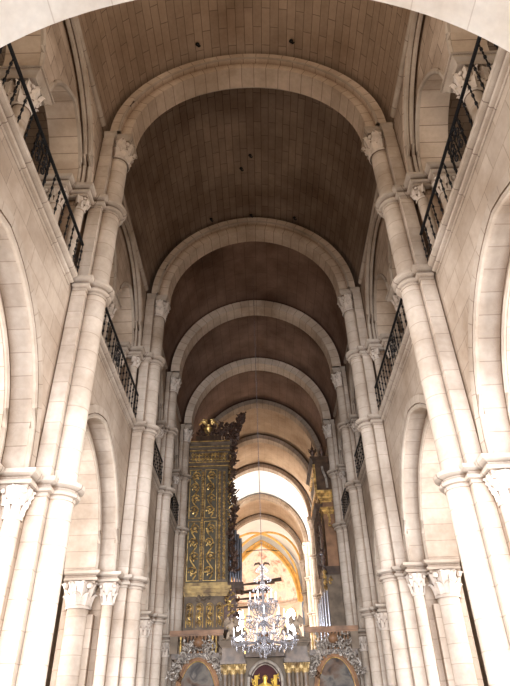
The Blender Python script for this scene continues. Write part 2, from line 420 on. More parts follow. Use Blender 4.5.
def make_transverse(i, Y):
    lab = ['wide stepped round arch nearest the camera, crossing the brown barrel vault',
           'second stepped stone arch across the nave, under the dark stained vault',
           'third stone arch across the nave, slightly pointed',
           'fourth stone arch across the nave, before the gilded organ crest',
           'fifth stone arch, shadowed on the left behind the organ top',
           'sixth stone arch over the ochre vault beyond the organs',
           'seventh stone arch edging the bright sunlit crossing vault',
           'eighth stone arch just past the white lit crossing',
           'ninth and farthest stone arch before the gold ribbed vault'][i]
    t = thing('transverse_arch', (0, Y, ZS), lab, 'arch', 'stone arches across the nave vault')
    if i < 2:
        b = MB(1, Y); sweep_arch(b, 3.27 if i == 0 else 3.22, 3.58, -.32, .32, ZS, .0 if i == 0 else .12); b.build('inner_ring', M['ring'], t)
        b = MB(1, Y); sweep_arch(b, 3.52, 3.80, -.48, .48, ZS, .0 if i == 0 else .12); b.build('outer_ring', M['ring'], t)
        b = MB(1, Y); e = 0 if i == 0 else .12
        for yy in (-.48, .48):
            am = math.acos(e/(3.55+e)); R = 3.55+e
            pp = [(e-R*math.cos(am*k/20), yy, ZS+R*math.sin(am*k/20)) for k in range(21)]
            b.tube(pp+[(-p[0], p[1], p[2]) for p in pp[-2::-1]], .035, 6)
        b.build('edge_roll', M['mould'], t, True)
    else:
        b = MB(1, Y)
        if i < 4: sweep_arch(b, 3.45, 3.85, -.36, .36, ZS+.05, .16)
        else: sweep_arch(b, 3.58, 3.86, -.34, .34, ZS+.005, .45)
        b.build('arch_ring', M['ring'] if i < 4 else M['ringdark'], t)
    return t

for side in ('left', 'right'):
    for i, Y in enumerate(PIERS+FAR): make_pier(i, Y, side)
for i, Y in enumerate(PIERS+FAR): make_transverse(i, Y)

# ------------------------------------------------------------------ nave walls (lower arcade, gallery, tribune)
def make_wall(side):
    sx = -1 if side == 'left' else 1
    root = shell('wall_'+side)
    for k, (ya, yb) in enumerate(BAYS):
        wx = 4.0 if k < 2 else 4.05
        yc = (ya+yb)/2; H = (yb-ya)/2
        h1, r1 = H-.80, (3.05 if k < 2 else 2.9)
        h2, r2 = H-1.02, (2.75 if k < 2 else 2.6)
        b = MB(sx)
        wall_arch(b, wx, 4.42, ya, yb, ZI+.10, ZG-.12, [(yc, h1, ZI+.1, r1)])
        b.build('arcade_wall', [M['wall'], M['voussoir']], root)
        b = MB(sx)
        wall_arch(b, 4.43, 5.25, ya, yb, ZI+.10, ZG-.14, [(yc, h2, ZI+.1, r2)])
        b.build('arcade_inner_order', [M['wall'], M['voussoir']], root)
        b = MB(sx)
        arch_band_yz(b, wx, .05, yc, h1+.10, ZI+.1, r1+.10, .20)
        b.build('arch_band', M['voussoir'], root)
        b = MB(sx); roll_yz(b, wx-.01, yc, h1+.03, ZI+.1, r1+.03, .055); roll_yz(b, 4.42, yc, h2+.06, ZI+.1, r2+.06, .06)
        b.build('arch_roll', M['mould'], root, True)
        # gallery string and floor
        b = MB(sx); b.plan([(wx, ya+.60), (wx, yb-.60)], [(o*1.0+.0, ZG+z) for o, z in RING]); b.build('gallery_cornice', M['mould'], root)
        b = MB(sx); b.box(wx, 9.0, ya, yb, ZG-.11, ZG+.10); b.build('gallery_floor', M['wall'], root)
        # upper wall with containing arch
        H1 = H-.74; R1 = min(2.65, H1*1.15)
        b = MB(sx); wall_arch(b, wx, 4.20, ya, yb, ZU+.1, ZS+1.0, [(yc, H1, ZU+.1, R1)])
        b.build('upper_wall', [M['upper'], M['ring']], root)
        b = MB(sx); roll_yz(b, wx, yc, H1+.02, ZU+.1, R1+.02, .07); roll_yz(b, 4.12, yc, H1-.04, ZU+.1, R1-.05, .06); b.build('arch_roll', M['mould'], root, True)
        b = MB(sx); arch_band_yz(b, wx, .03, yc, H1+.09, ZU+.1, R1+.09, .2); b.build('arch_band', M['ring'], root)
        hs = (H1-.42)/2; q = .30+hs
        b = MB(sx); wall_arch(b, 4.21, 4.95, ya, yb, ZU+.1, ZS+1.0, [(yc-q, hs, ZU+.1, min(hs*1.45, R1*.72)), (yc+q, hs, ZU+.1, min(hs*1.45, R1*.72))])
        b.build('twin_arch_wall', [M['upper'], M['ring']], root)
        b = MB(sx)
        for s in (-1, 1): roll_yz(b, 4.21, yc+s*q, hs+.05, ZU+.1, min(hs*1.45, R1*.72)+.05, .06)
        b.build('arch_roll', M['mould'], root, True)
        # string course between vault and wall
        b = MB(sx); b.plan([(wx, ya+.62), (wx, yb-.62)], [(0, ZS-.02), (.06, ZS), (.10, ZS+.05), (.10, ZS+.12), (0, ZS+.15)]); b.build('vault_string', M['mould'], root)
    # solid wall under the loft, behind the camera
    b = MB(sx); b.box(4.0, 5.2, -9, 3.1, 0, 16.5); b.box(4.0, 5.2, 3.1, 3.85, 0, ZI+.1); b.build('west_wall', M['loft'], root)
    # beyond the crossing
    b = MB(sx); b.box(4.05, 5.2, 48.8, 62.0, 0, 17.5); b.build('chancel_wall', M['wall'], root)
    b = MB(sx)
    for zz in (ZI, ZU): b.plan([(4.05, 49.85), (4.05, 53.95)], [(o, zz+z) for o, z in RING]); b.plan([(4.05, 55.25), (4.05, 62)], [(o, zz+z) for o, z in RING])
    b.build('chancel_string', M['mould'], root)
    return root
for s in ('left', 'right'): make_wall(s)

# aisles and outer walls
for side in ('left', 'right'):
    sx = -1 if side == 'left' else 1
    r = shell('wall_aisle_'+side)
    b = MB(sx); b.box(9.2, 9.6, -9, 43.2, 0, 17.0); b.build('aisle_outer_wall', M['wall'], r)
    b = MB(sx)
    for ya, yb in BAYS[1:]: b.box(5.3, 9.2, ya-.3, ya+.3, 7.8, 9.9)
    b.build('aisle_rib_wall', M['wall'], r)
    b = MB(sx); 
    P = arc(2.1, 2.0, 16)
    b.grid([[(7.25+u, 3.0, 7.85+w), (7.25+u, 43, 7.85+w)] for u, w in P], [[(3, l), (43, l)] for l in lens(P)])
    b.build('aisle_vault', M['wall'], r)
    b = MB(sx); b.box(4.0, 9.5, -9, 43.2, 17.0, 17.2); b.build('tribune_roof', M['vault'], r)
    for k, (ya, yb) in enumerate(BAYS):
        yc = (ya+yb)/2
        w = shell('window_aisle_'+side, (sx*9.1, yc, 2))
        hh = 1.25 if k < 2 else .8
        def archpane(mb, x, h, z0, zs, rise):
            A = arc(h, rise, 16); mb.face([(x, yc+u, zs+v) for u, v in A]+[(x, yc+h, z0), (x, yc-h, z0)])
        b = MB(sx); archpane(b, 9.16, hh, 3.0, 6.8, hh*1.1); b.build('pane', M['glow'] if k < 2 else M['glowsoft'], w)
        b = MB(sx); arch_band_yz(b, 9.19, .18, yc, hh, 6.8, hh*1.1, .22, 16); b.box(9.01, 9.19, yc-hh-.22, yc-hh, 2.8, 6.8); b.box(9.01, 9.19, yc+hh, yc+hh+.22, 2.8, 6.8); b.box(8.96, 9.19, yc-hh-.3, yc+hh+.3, 2.75, 3.0)
        b.box(9.10, 9.15, yc-.03, yc+.03, 3.0, 6.8+hh*1.1)
        for zz in (4.2, 5.4, 6.6): b.box(9.10, 9.15, yc-hh, yc+hh, zz-.02, zz+.02)
        b.build('window_frame', M['mould'], w)
        w = shell('window_tribune_'+side, (sx*9.1, yc, 11))
        b = MB(sx); archpane(b, 9.16, .9, 11.2, 14.0, 1.0); b.build('pane', M['glowsoft'], w)
        b = MB(sx); arch_band_yz(b, 9.19, .15, yc, .9, 14.0, 1.0, .2, 16); b.box(9.04, 9.19, yc-1.1, yc-.9, 11.0, 14.0); b.box(9.04, 9.19, yc+.9, yc+1.1, 11.0, 14.0); b.build('window_frame', M['mould'], w)

# tribune centre columns
for side in ('left', 'right'):
    sx = -1 if side == 'left' else 1
    for k, (ya, yb) in enumerate(BAYS[:4]):
        yc = (ya+yb)/2; rr = .21 if k < 2 else .16
        t = thing('gallery_column', (sx*4.52, yc, ZG+.1), 'stout carved column dividing the twin gallery arch, %s bay from the camera on the %s' % (ORD[k], side), 'column', 'columns in the twin gallery arches')
        for s in ((-1, 1) if k < 2 else (0,)):
            b = MB(sx, yc); b.lathe(4.62+s*.17, 0, [(rr*1.3, ZG+.105), (rr*1.3, ZG+.3), (rr*1.05, ZG+.38), (rr*.85, ZG+.45), (rr*.85, ZU-.82)], 16); b.build('shaft', M['drum'], t, True)
            b = MB(sx, yc); capital(b, 4.62+s*.17, 0, ZU-.86, ZU-.2, rr*.85, rr*1.15, 8, 16); b.build('capital', M['carved'], t, True)
        b = MB(sx, yc); ab = rr*1.2+.05
        b.plan([(4.20, -ab), (4.20, ab), (4.92, ab), (4.92, -ab)], [(-.2, ZU-.19), (0, ZU-.17), (.02, ZU-.10), (.09, ZU-.04), (.09, ZU+.03), (.12, ZU+.035), (.12, ZU+.085), (-.3, ZU+.095)], True); b.build('abacus', M['mould'], t)

# ------------------------------------------------------------------ barrel vault
root = shell('ceiling')
def vault(name, y0, y1, mat, R=3.98, e=.0, z=ZS, n=48):
    RR = R+e; am = math.acos(e/RR)
    P = [(e-RR*math.cos(am*i/(n//2)), z+RR*math.sin(am*i/(n//2))) for i in range(n//2+1)]; P += [(-x, w) for x, w in P[-2::-1]]
    L = lens(P); b = MB(1)
    ny = 6
    b.grid([[(x, y0+(y1-y0)*j/ny, w) for j in range(ny+1)] for x, w in P], [[(y0+(y1-y0)*j/ny, l) for j in range(ny+1)] for l in L])
    return b.build(name, mat, root, True)
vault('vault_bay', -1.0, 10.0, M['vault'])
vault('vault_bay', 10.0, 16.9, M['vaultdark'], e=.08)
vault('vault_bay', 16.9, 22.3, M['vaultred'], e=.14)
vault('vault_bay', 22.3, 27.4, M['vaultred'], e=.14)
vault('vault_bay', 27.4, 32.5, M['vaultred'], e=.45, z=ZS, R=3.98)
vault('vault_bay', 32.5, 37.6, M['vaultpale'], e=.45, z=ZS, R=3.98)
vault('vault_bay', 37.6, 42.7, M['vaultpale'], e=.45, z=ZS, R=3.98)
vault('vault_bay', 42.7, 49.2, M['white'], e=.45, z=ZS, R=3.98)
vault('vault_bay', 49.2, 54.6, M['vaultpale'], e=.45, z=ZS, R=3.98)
vault('vault_bay', 54.6, 62.2, M['white'], e=.45, z=ZS, R=3.98)

# floor
b = MB(1); b.box(-9.6, 9.6, -9, 70, -.2, 0); b.build('floor', M['floor'], None, kind='structure')
# west wall with its big doorway of daylight
b = MB(1); wl = MB(1)
w = shell('wall_back')
b.box(-9.6, 9.6, -9.4, -9.0, 0, 20); b.build('west_end_wall', M['loft'], w)
# choir loft: shallow barrel the camera stands beneath
w = shell('ceiling_loft')
b = MB(1); A = [(u-.12, v) for u, v in arc(4.06, 4.02, 40)]; z0 = 6.78
b.grid([[(u, y, z0+v) for y in (-.6, .9, 2.4, 3.98)] for u, v in A], [[(y, l) for y in (-.6, .9, 2.4, 3.98)] for l in lens(A)])
b.build('loft_vault', M['loft'], w, True)
b = MB(1)
for (u, v), (u2, v2) in zip(A, A[1:]): b.face([(u, 3.98, z0+v), (u2, 3.98, z0+v2), (u2, 3.98, 11.5), (u, 3.98, 11.5)])
b.box(-4, 4, -.6, 3.98, 11.5, 11.6); b.build('loft_parapet', M['loft'], w)

# transept outer walls with windows, and end of crossing
for side in ('left', 'right'):
    sx = -1 if side == 'left' else 1
    w = shell('wall_transept_'+side)
    b = MB(sx); b.box(11.0, 11.4, 42.0, 50, 0, 20); b.box(5.4, 11, 49.6, 50, 0, 20); b.box(5.4, 11.4, 41.8, 42.0, 0, 20); b.box(4.0, 11.4, 42, 50, 20, 20.2); b.build('transept_wall', M['white'], w)
    w = shell('window_transept_'+side, (sx*10.9, 46, 12))
    b = MB(sx); A = arc(1.8, 2.0, 16); b.face([(10.95, 46+u, 15+v) for u, v in A]+[(10.95, 47.8, 8), (10.95, 44.2, 8)]); b.build('pane', M['glowhi'], w)

# apse
w = shell('wall_apse')
R = 3.85; b = MB(1)
n = 24
cyl = [(R*math.cos(a), 62+R*math.sin(a)) for a in [PI*i/n for i in range(n+1)]]
b.grid([[(x, y, 0), (x, y, 13.9)] for x, y in cyl], [[(i*.5, 0), (i*.5, 13.9)] for i in range(n+1)])
b.build('apse_wall', M['apsewall'], w, True)
b = MB(1); P = []
for i in range(n+1):
    a = PI*i/n; P.append([(R*math.cos(a)*math.cos(t), 62+R*math.sin(a)*math.cos(t), 13.9+5.3*math.sin(t)) for t in [PI/2*j/12 for j in range(13)]])
b.grid(P, [[(0, 0)]*13]*(n+1)); b.build('apse_half_dome', M['fresco'], w, True)
b = MB(1); b.plan([(x*.995, 62+(y-62)*.995) for x, y in cyl], [(-.0, 13.7), (.12, 13.75), (.16, 13.9), (.16, 14.0), (0, 14.05)]); b.build('apse_cornice', M['mould'], w)
b = MB(1); A = arc(3.5, 5.6, 30); B = arc(4.6, 7.0, 30)
b.grid([[(u, 61.9, 13.4+v), (u2, 61.9, 13.4+v2)] for (u, v), (u2, v2) in zip(A, B)], [[(0, 0), (0, 1)]]*len(A))
b.build('apse_arch_face', M['white'], w)
b = MB(1); b.tube([(u, 61.8, 13.4+v) for u, v in arc(3.62, 5.72, 40)], .17, 8)
b.tube([(u, 61.6, 13.4+v) for u, v in arc(3.9, 6.05, 40)], .10, 8)
for i, (u, v) in enumerate(arc(3.80, 5.9, 60)): b.box(u-.07, u+.07, 61.55, 61.7, 13.4+v-.1, 13.4+v+.1)
b.build('gilded_apse_arch', M['goldrib'], w, True)
b = MB(1); b.tube([(.1+x, 61.5, 18.45-.055*x*x) for x in [-1.7+.2*i for i in range(18)]], .04, 6); b.build('iron_tie', M['iron'], w)
for k, a in enumerate((42, 132)):
    ar = math.radians(a); cx, cy = R*math.cos(ar), 62+R*math.sin(ar)
    ww = shell('window_apse', (cx, cy, 10))
    b = MB(1); tx, ty = -math.sin(ar), math.cos(ar); ix, iy = -math.cos(ar)*.06, -math.sin(ar)*.06
    hw = .78
    b.face([(cx+ix+tx*u, cy+iy+ty*u, 12.6+v) for u, v in arc(hw, .7, 12)]+[(cx+ix+tx*hw, cy+iy+ty*hw, 8.8), (cx+ix-tx*hw, cy+iy-ty*hw, 8.8)])
    b.build('pane', M['glowhi'], ww)
    b = MB(1); b.tube([(cx+ix*2-tx*hw, cy+iy*2-ty*hw, 8.8)]+[(cx+ix*2+tx*u, cy+iy*2+ty*u, 12.6+v) for u, v in arc(hw, .7, 12)]+[(cx+ix*2+tx*hw, cy+iy*2+ty*hw, 8.8)], .07, 6)
    b.build('window_frame', M['goldrib'], ww)
# gilded ribs in the vault before the apse
b = MB(1)
for s in (-1, 1):
    for d in (-1, 1):
        pts = []
        for i in range(17):
            t = i/16; x = s*3.75*(1-t); y = 58.4+d*3.0*(1-t); z = 14.6+4.6*math.sin(math.acos(1-t) if t <= 1 else PI/2)
            pts.append((x, y, z))
        b.tube(pts, .11, 6)
b.build('gilded_rib', M['goldrib'], root, True)

# ------------------------------------------------------------------ iron gallery railings
def scroll(mb, cy, cz, x, r, s=1, turns=1.4, w=.014):
    pts = []
    for i in range(26):
        t = i/25; a = t*turns*2*PI; rr = r*(1-.8*t)
        pts.append((x, cy+s*(r-rr*math.cos(a)), cz+rr*math.sin(a)))
    mb.tube(pts, w, 5)
def make_railing(side, k):
    sx = -1 if side == 'left' else 1
    ya, yb = BAYS[k]; ya = max(ya, 4.05)+(.0 if k == 0 else .5); yb -= .52; x = 3.90
    z0 = ZG+.14; z1 = ZG+1.05
    t = thing('iron_railing', (sx*x, (ya+yb)/2, z0), 'black wrought iron gallery railing, %s bay from the camera on the %s' % (ORD[k], side), 'railing', 'iron railings of the upper gallery')
    f = max(1.0, .8+.2*k)
    b = MB(sx); b.tube([(x, ya, z1), (x, yb, z1)], .036, 8); b.build('handrail', M['iron'], t)
    b = MB(sx); b.tube([(x, ya, z0+.03), (x, yb, z0+.03)], .016, 6); b.build('bottom_rail', M['iron'], t)
    n = max(6, int((yb-ya)/.33)); yc = (ya+yb)/2
    panels = [yc]
    for i in range(n+1):
        y = ya+(yb-ya)*i/n
        if any(abs(y-p) < .30 for p in panels): continue
        b = MB(sx); b.tube([(x, y, z0), (x, y, z1)], .013, 5)
        for zz in (z0+.22, z0+.45, z0+.70): b.ball((x, y, zz), .034, 6, 1.4)
        b.ball((x, y, z0+.58), .022, 6, 1.2)
        b.build('baluster', M['iron'], t)
    for p in panels:
        b = MB(sx)
        for s in (-1, 1):
            b.tube([(x, p+s*.30, z0), (x, p+s*.30, z1)], .013, 5)
            scroll(b, p+s*.02, z0+.62, x, .13, s); scroll(b, p+s*.02, z0+.30, x, .12, s, 1.3)
            scroll(b, p+s*.26, z0+.46, x, .10, -s, 1.2); scroll(b, p+s*.04, z0+.82, x, .07, s, 1.2)
        b.tube([(x, p, z0), (x, p, z1)], .012, 5)
        b.build('scroll_panel', M['iron'], t)
    for zz in (z0+.18, z0+.32):
        b = MB(sx); b.tube([(x, yb-.42, zz), (x, yb, zz)], .010, 5); b.build('end_bar', M['iron'], t)
for side in ('left', 'right'):
    for k in range(4): make_railing(side, k)

# iron hook shapes standing in for small dark holes in the vault: (x, y, z)
for (x, y, z, lab) in [(-1.47, 9.10, 19.16, 'small dark hole in the vault, left above the nearest arch'), (1.39, 9.10, 19.18, 'small dark hole in the vault, right above the nearest arch'),
                       (-.32, 13.95, 19.42, 'lower dark hole high in the dark second vault'), (.03, 13.39, 19.44, 'upper dark hole high in the dark second vault'),
                       (-1.62, 16.12, 19.08, 'small dark hole at the left of the second arch crown'), (.0, 16.30, 19.44, 'small dark hole at the crown of the second arch'), (1.74, 16.14, 19.03, 'small dark hole at the right of the second arch crown')]:
    b = MB(1); zz = z
    b.tube([(x, y, zz+.03), (x, y, zz-.10), (x+.05, y, zz-.16), (x+.08, y, zz-.11)], .028, 6); b.ball((x, y, zz-.02), .07, 8, .5)
    tag(b.build('vault_hole', M['iron'], None, True), lab, 'hook', 'small dark holes in the vault')

# ------------------------------------------------------------------ carved work helpers
def vine(mb, x0, x1, z0, z1, y, r=.03, n=None, axis='x'):
    """an S-scrolling vine with curled tendrils and leaves filling a tall panel"""
    W = (x1-x0); cx = (x0+x1)/2; per = W*(1.1 if W < .3 else 1.3); n = max(1, round((z1-z0)/per)); per = (z1-z0)/n
    tr = (lambda a, d, z: (a, y-d, z)) if axis == 'x' else (lambda a, d, z: (y-d, a, z))
    pts = []
    for i in range(n*12+1):
        t = i/12; pts.append(tr(cx+W*.30*math.sin(t*PI), r*.6, z0+t*per))
    mb.tube(pts, r, 5)
    for k in range(n):
        s = 1 if k % 2 else -1; zc = z0+(k+.55)*per
        sp = []
        for i in range(20):
            t = i/19; a = t*2.9*PI; rr = W*.40*(1-.85*t)
            sp.append(tr(cx+s*(W*.04)+s*rr*math.cos(a+.5), r*(.7+.8*t), zc+rr*math.sin(a+.5)))
        mb.tube(sp, r*.85, 5)
        c = tr(cx+s*W*.04, r*2.0, zc); mb.ball(c, r*2.0, 8)
        for q in range(6):
            a = q*PI/3+.3*k; rr = W*.40
            p0 = Vector(tr(cx+s*W*.04+rr*.75*math.cos(a), r, zc+rr*.75*math.sin(a))); p1 = Vector(tr(cx+s*W*.04+rr*1.1*math.cos(a+.35), r*2, zc+rr*1.1*math.sin(a+.35)))
            mb.tube([p0, (p0+p1)/2, p1], r*1.3, 5, [.5, 1.2, .15])

def blobs(mb, pts, r, rnd, seg=6):
    """clustered curling leaves around guide points"""
    for p in pts:
        for _ in range(3):
            d = Vector((rnd.uniform(-1, 1), rnd.uniform(-1, 1), rnd.uniform(-1, 1)))*r
            q = Vector(p)+d*.6; e = q+Vector((rnd.uniform(-1, 1), rnd.uniform(-.7, .7), rnd.uniform(-.4, 1.2)))*r*1.3
            m_ = (q+e)/2+Vector((rnd.uniform(-1, 1), 0, rnd.uniform(-1, 1)))*r*.5
            mb.tube([q, m_, e], r*.34, 5, [1.0, 1.1, .15])

def cornice(mb, x0, x1, y0, y1, z, h, out):
    mb.plan([(x0, y1), (x0, y0), (x1, y0), (x1, y1)][::-1] if False else [(x0, y1), (x0, y0), (x1, y0), (x1, y1)], [(0, z), (-0.0, z)], False) if False else None
    for i, (a, c, o) in enumerate(((0, .2, .15), (.2, .32, .35), (.32, .6, .6), (.6, .72, .75), (.72, 1, 1))):
        mb.box(x0-out*o, x1+out*o, y0-out*o, y1+out*o, z+h*a, z+h*c+.0005)

# ------------------------------------------------------------------ figures (skin modifier)
def figure(name, joints, edges, mat, parent=None, sub=1):
    me = bpy.data.meshes.new(name); me.from_pydata([j[0] for j in joints], edges, []); me.materials.append(mat)
    o = bpy.data.objects.new(name, me); COL.objects.link(o)
    sk = o.modifiers.new('skin', 'SKIN'); sk.use_smooth_shade = True
    if not me.skin_vertices: me.skin_vertices
    for i, j in enumerate(joints):
        v = me.skin_vertices[0].data[i]; v.radius = (j[1], j[1] if len(j) < 3 else j[2]); v.use_root = (i == 0)
    ss = o.modifiers.new('sub', 'SUBSURF'); ss.levels = sub; ss.render_levels = sub
    if parent: o.parent = parent; o.matrix_parent_inverse = Matrix.Translation(parent.location).inverted()
    return o
def ensure_skin(me, joints): pass

def statue(base, h, mat, kind, label, cat, group=None, wings=True, flip=1, seated=True, wmat=None):
    """robed figure, about h tall, base at the foot of the figure"""
    bx, by, bz = base; s = h/1.35
    t = thing(kind, base, label, cat, group)
    J = lambda x, y, z, r: ((bx+flip*x*s, by+y*s, bz+z*s), r*s)
    if seated:
        j = [J(0, 0, .42, .17), J(0, -.02, .62, .14), J(0, -.03, .86, .16), J(0, -.03, 1.0, .06), J(.02, -.05, 1.13, .095), J(.02, -.05, 1.24, .07),
             J(.20, -.03, .88, .06), J(.36, -.10, .74, .05), J(.46, -.22, .90, .035), J(-.20, -.03, .88, .06), J(-.34, -.12, .70, .05), J(-.26, -.28, .60, .035),
             J(.16, -.30, .40, .11), J(.18, -.34, .06, .08), J(.19, -.46, .03, .05), J(-.16, -.26, .42, .11), J(-.24, -.30, .10, .08), J(-.26, -.42, .04, .05)]
    else:
        j = [J(0, 0, .62, .16), J(0, 0, .80, .13), J(0, 0, 1.0, .15), J(0, 0, 1.1, .055), J(.01, -.02, 1.20, .085), J(.01, -.02, 1.29, .065),
             J(.19, 0, 1.0, .055), J(.32, -.08, .84, .045), J(.30, -.24, .92, .035), J(-.19, 0, 1.0, .055), J(-.33, -.06, .86, .045), J(-.38, -.2, 1.02, .035),
             J(.10, -.02, .34, .15), J(.11, 0, .06, .15), J(.12, -.12, .03, .05), J(-.10, .0, .34, .15), J(-.11, 0, .06, .15), J(-.12, -.12, .03, .05)]
    E_ = [(0, 1), (1, 2), (2, 3), (3, 4), (4, 5), (2, 6), (6, 7), (7, 8), (2, 9), (9, 10), (10, 11), (0, 12), (12, 13), (13, 14), (0, 15), (15, 16), (16, 17)]
    figure('body', j, E_, mat, t, 2)
    b = MB(1); hx, hy, hz = j[4][0]
    b.ball((hx, hy+.02*s, hz+.05*s), .105*s, 10); b.build('hair', wmat or mat, t, True)
    if wings:
        for q in (-1, 1):
            b = MB(1)
            for k in range(6):
                a = .55+.22*k; L = (.62-.05*k)*s
                p0 = Vector((bx+q*.07*s, by+.10*s, bz+.92*s)); p1 = p0+Vector((q*math.sin(a)*L*.6, .08*s, math.cos(a)*L*.7+.05*s)); p2 = p0+Vector((q*math.sin(a)*L*1.1, .12*s, math.cos(a)*L*.75-.10*s))
                b.tube([p0, p1, p2], .055*s, 6, [1, 1.1, .3])
            b.build('wing', wmat or mat, t, True)
    return t

# ------------------------------------------------------------------ altar screen (back of the choir)
AY = 24.5
t = thing('altar_screen', (0, AY+.3, 0), 'carved brown altar screen with columns, two paintings and a balustrade across the nave', 'altar screen')
b = MB(1)
b.box(-3.40, 3.40, AY, AY+.5, 0, 4.45); b.build('back_wall_panel', M['woodgrey'], t)
for s in (-1, 1): b = MB(s); b.box(1.7, 3.5, AY-.12, AY+.5, 4.32, 4.50); b.build('ledge', M['marble'], t)
for s in (-1, 1):
    b = MB(s); b.box(1.55, 3.62, AY-.06, AY+.14, 5.16, 5.30); b.box(1.58, 3.60, AY-.02, AY+.10, 5.10, 5.16); b.build('top_rail', M['woodmid'], t)
    b = MB(s); b.box(3.30, 3.60, AY-.04, AY+.12, 4.5, 5.10); b.build('rail_post', M['woodgrey'], t)
    b = MB(s); b.box(1.55, 1.72, AY-.04, AY+.12, 4.5, 5.10); b.build('rail_post', M['woodgrey'], t)
    n = 11
    for i in range(n):
        x = 1.84+(3.2-1.84)*i/(n-1)
        b = MB(s); b.lathe(x, AY+.04, [(.045, 4.5), (.045, 4.55), (.022, 4.6), (.052, 4.74), (.035, 4.88), (.018, 4.96), (.04, 5.02), (.045, 5.1)], 8)
        b.build('baluster', M['gold'] if i < 2 or i in (n-1,) and s < 0 else M['woodmid'], t, True)
    # painting with arched frame
    xc = s*2.60 if s > 0 else -2.50
    hw = .72
    b = MB(1); zc = 3.50
    def oval(r, y, a0=0): return [(xc+hw*r*math.cos(a), y, zc-.55+1.32*r*math.sin(a)) for a in [2*PI*i/40 for i in range(40)]]
    b.face(oval(1.0, AY-.05), [(0, 0)]*40); pc = b.build('painting', M['painting'], t)
    pc['label'] = 'dark figure painting in oval frame'
    b = MB(1); b.tube([(p[0], p[1]-.03, p[2]) for p in oval(1.03, AY-.05)+oval(1.03, AY-.05)[:1]], .075, 8)
    b.tube([(p[0], p[1]-.01, p[2]) for p in oval(1.12, AY-.05)+oval(1.12, AY-.05)[:1]], .055, 8); b.build('picture_frame', M['woodmid'], pc, True)
    b = MB(1); b.tube([(p[0], p[1]-.07, p[2]) for p in oval(.97, AY-.05)+oval(.97, AY-.05)[:1]], .02, 6); b.build('gilt_edge', M['gold'], pc, True)
    # silvered cresting over the frame
    b = MB(1); rnd = random.Random(5+s)
    pts = []
    for i in range(34):
        a = math.radians(28+124*i/33)
        for q in range(3): pts.append((xc+(hw*1.25+.12*q)*math.cos(a)*(1.06), AY-.10-rnd.random()*.06, zc-.50+(1.40+.09*q+(.34*max(0, math.sin(a*1.0)-.75)*4 if q else 0)*.45)*math.sin(a)))
    blobs(b, pts, .085, rnd)
    for q in (-1, 1):
        for i in range(7):
            x0 = xc+q*(.10+.085*i); z0 = 4.70-.020*i*i; a = .35+.16*i
            b.tube([(x0, AY-.14, z0), (x0+q*.07*math.sin(a), AY-.22, z0+.14), (x0+q*.15*math.sin(a)+q*.02, AY-.26, z0+.21*math.cos(a)+.04), (x0+q*.18*math.sin(a)+q*.07, AY-.22, z0+.14*math.cos(a))], .04, 6, [1, 1.2, .9, .4])
    blobs(b, [(xc+rnd.uniform(-.62, .62), AY-.2, 4.66+rnd.uniform(-.12, .34)*(1 if rnd.random() < .5 else .4)) for _ in range(34)], .085, rnd)
    b.build('carved_cresting', M['silver'], t, True)
    b = MB(1); b.ball((xc, AY-.17, 4.86), .2, 12, .9); blobs(b, [(xc+rnd.uniform(-.15, .15), AY-.26, 4.86+rnd.uniform(-.12, .12)) for _ in range(8)], .07, rnd); b.build('cresting_rosette', M['woodmid'], t, True)
    # columns
    for i, x in enumerate((.86, 1.16, 1.46)):
        b = MB(s); b.lathe(x, AY-.45, [(.13, 0), (.13, 1.2), (.10, 1.3), (.10, 3.75)], 16); c = b.build('column', M['marble'], t, True)
        b = MB(s); capital(b, x, AY-.45, 3.76, 4.05, .095, .15, 6, 12); b.build('gilt_capital', M['golddull'], c, True)
    b = MB(s); b.box(.70, 1.64, AY-.62, AY, 4.06, 4.20); b.box(.76, 1.58, AY-.56, AY, 4.20, 4.58); b.build('entablature', M['marble'], t)
    b = MB(s)
    for zz, o in ((4.58, .02), (4.63, .06), (4.68, .11), (4.74, .15)): b.box(.76-o, 1.58+o, AY-.56-o, AY, zz, zz+.06)
    b.build('cornice', M['woodgrey'], t)
    b = MB(s)   # sloping broken pediment with scroll
    pts = [(1.62-.85*k/12, AY-.13, 4.84+.42*(k/12)**1.5) for k in range(13)]
    b.tube(pts, .09, 8); pp = []
    for k in range(20):
        tt = k/19; a = PI*.5+tt*2.6*PI; rr = .16*(1-.8*tt); pp.append((.77-rr*math.cos(a)*1, AY-.13, 5.14+rr*math.sin(a)))
    b.tube(pp, .05, 6); b.build('broken_pediment', M['woodgrey'], t, True)
# central niche
b = MB(1); A = arc(.56, .62, 20)
b.face([(u, AY-.10, 3.50+v) for u, v in A]+[(.56, AY-.10, 2.2), (-.56, AY-.10, 2.2)], [(0, 0)]*(len(A)+2)); b.build('niche', M['niche'], t)
b = MB(1); b.tube([(-.62, AY-.18, 2.2)]+[(u, AY-.18, 3.50+v) for u, v in arc(.62, .68, 24)]+[(.62, AY-.18, 2.2)], .055, 8); b.tube([(u, AY-.16, 3.5+v) for u, v in arc(.52, .58, 24)], .025, 6); b.build('niche_frame', M['silver'], t, True)
b = MB(1); b.box(-.72, .72, AY-.3, AY, 4.30, 4.55); b.box(-.8, .8, AY-.36, AY, 4.55, 4.66); b.build('centre_entablature', M['marble'], t)
b = MB(1); b.lathe(0, AY-.2, [(.0, 4.66), (.30, 4.67), (.34, 4.75), (.20, 4.86), (.26, 5.0), (.12, 5.15), (0, 5.2)], 14); b.build('centre_urn', M['woodmid'], t, True)
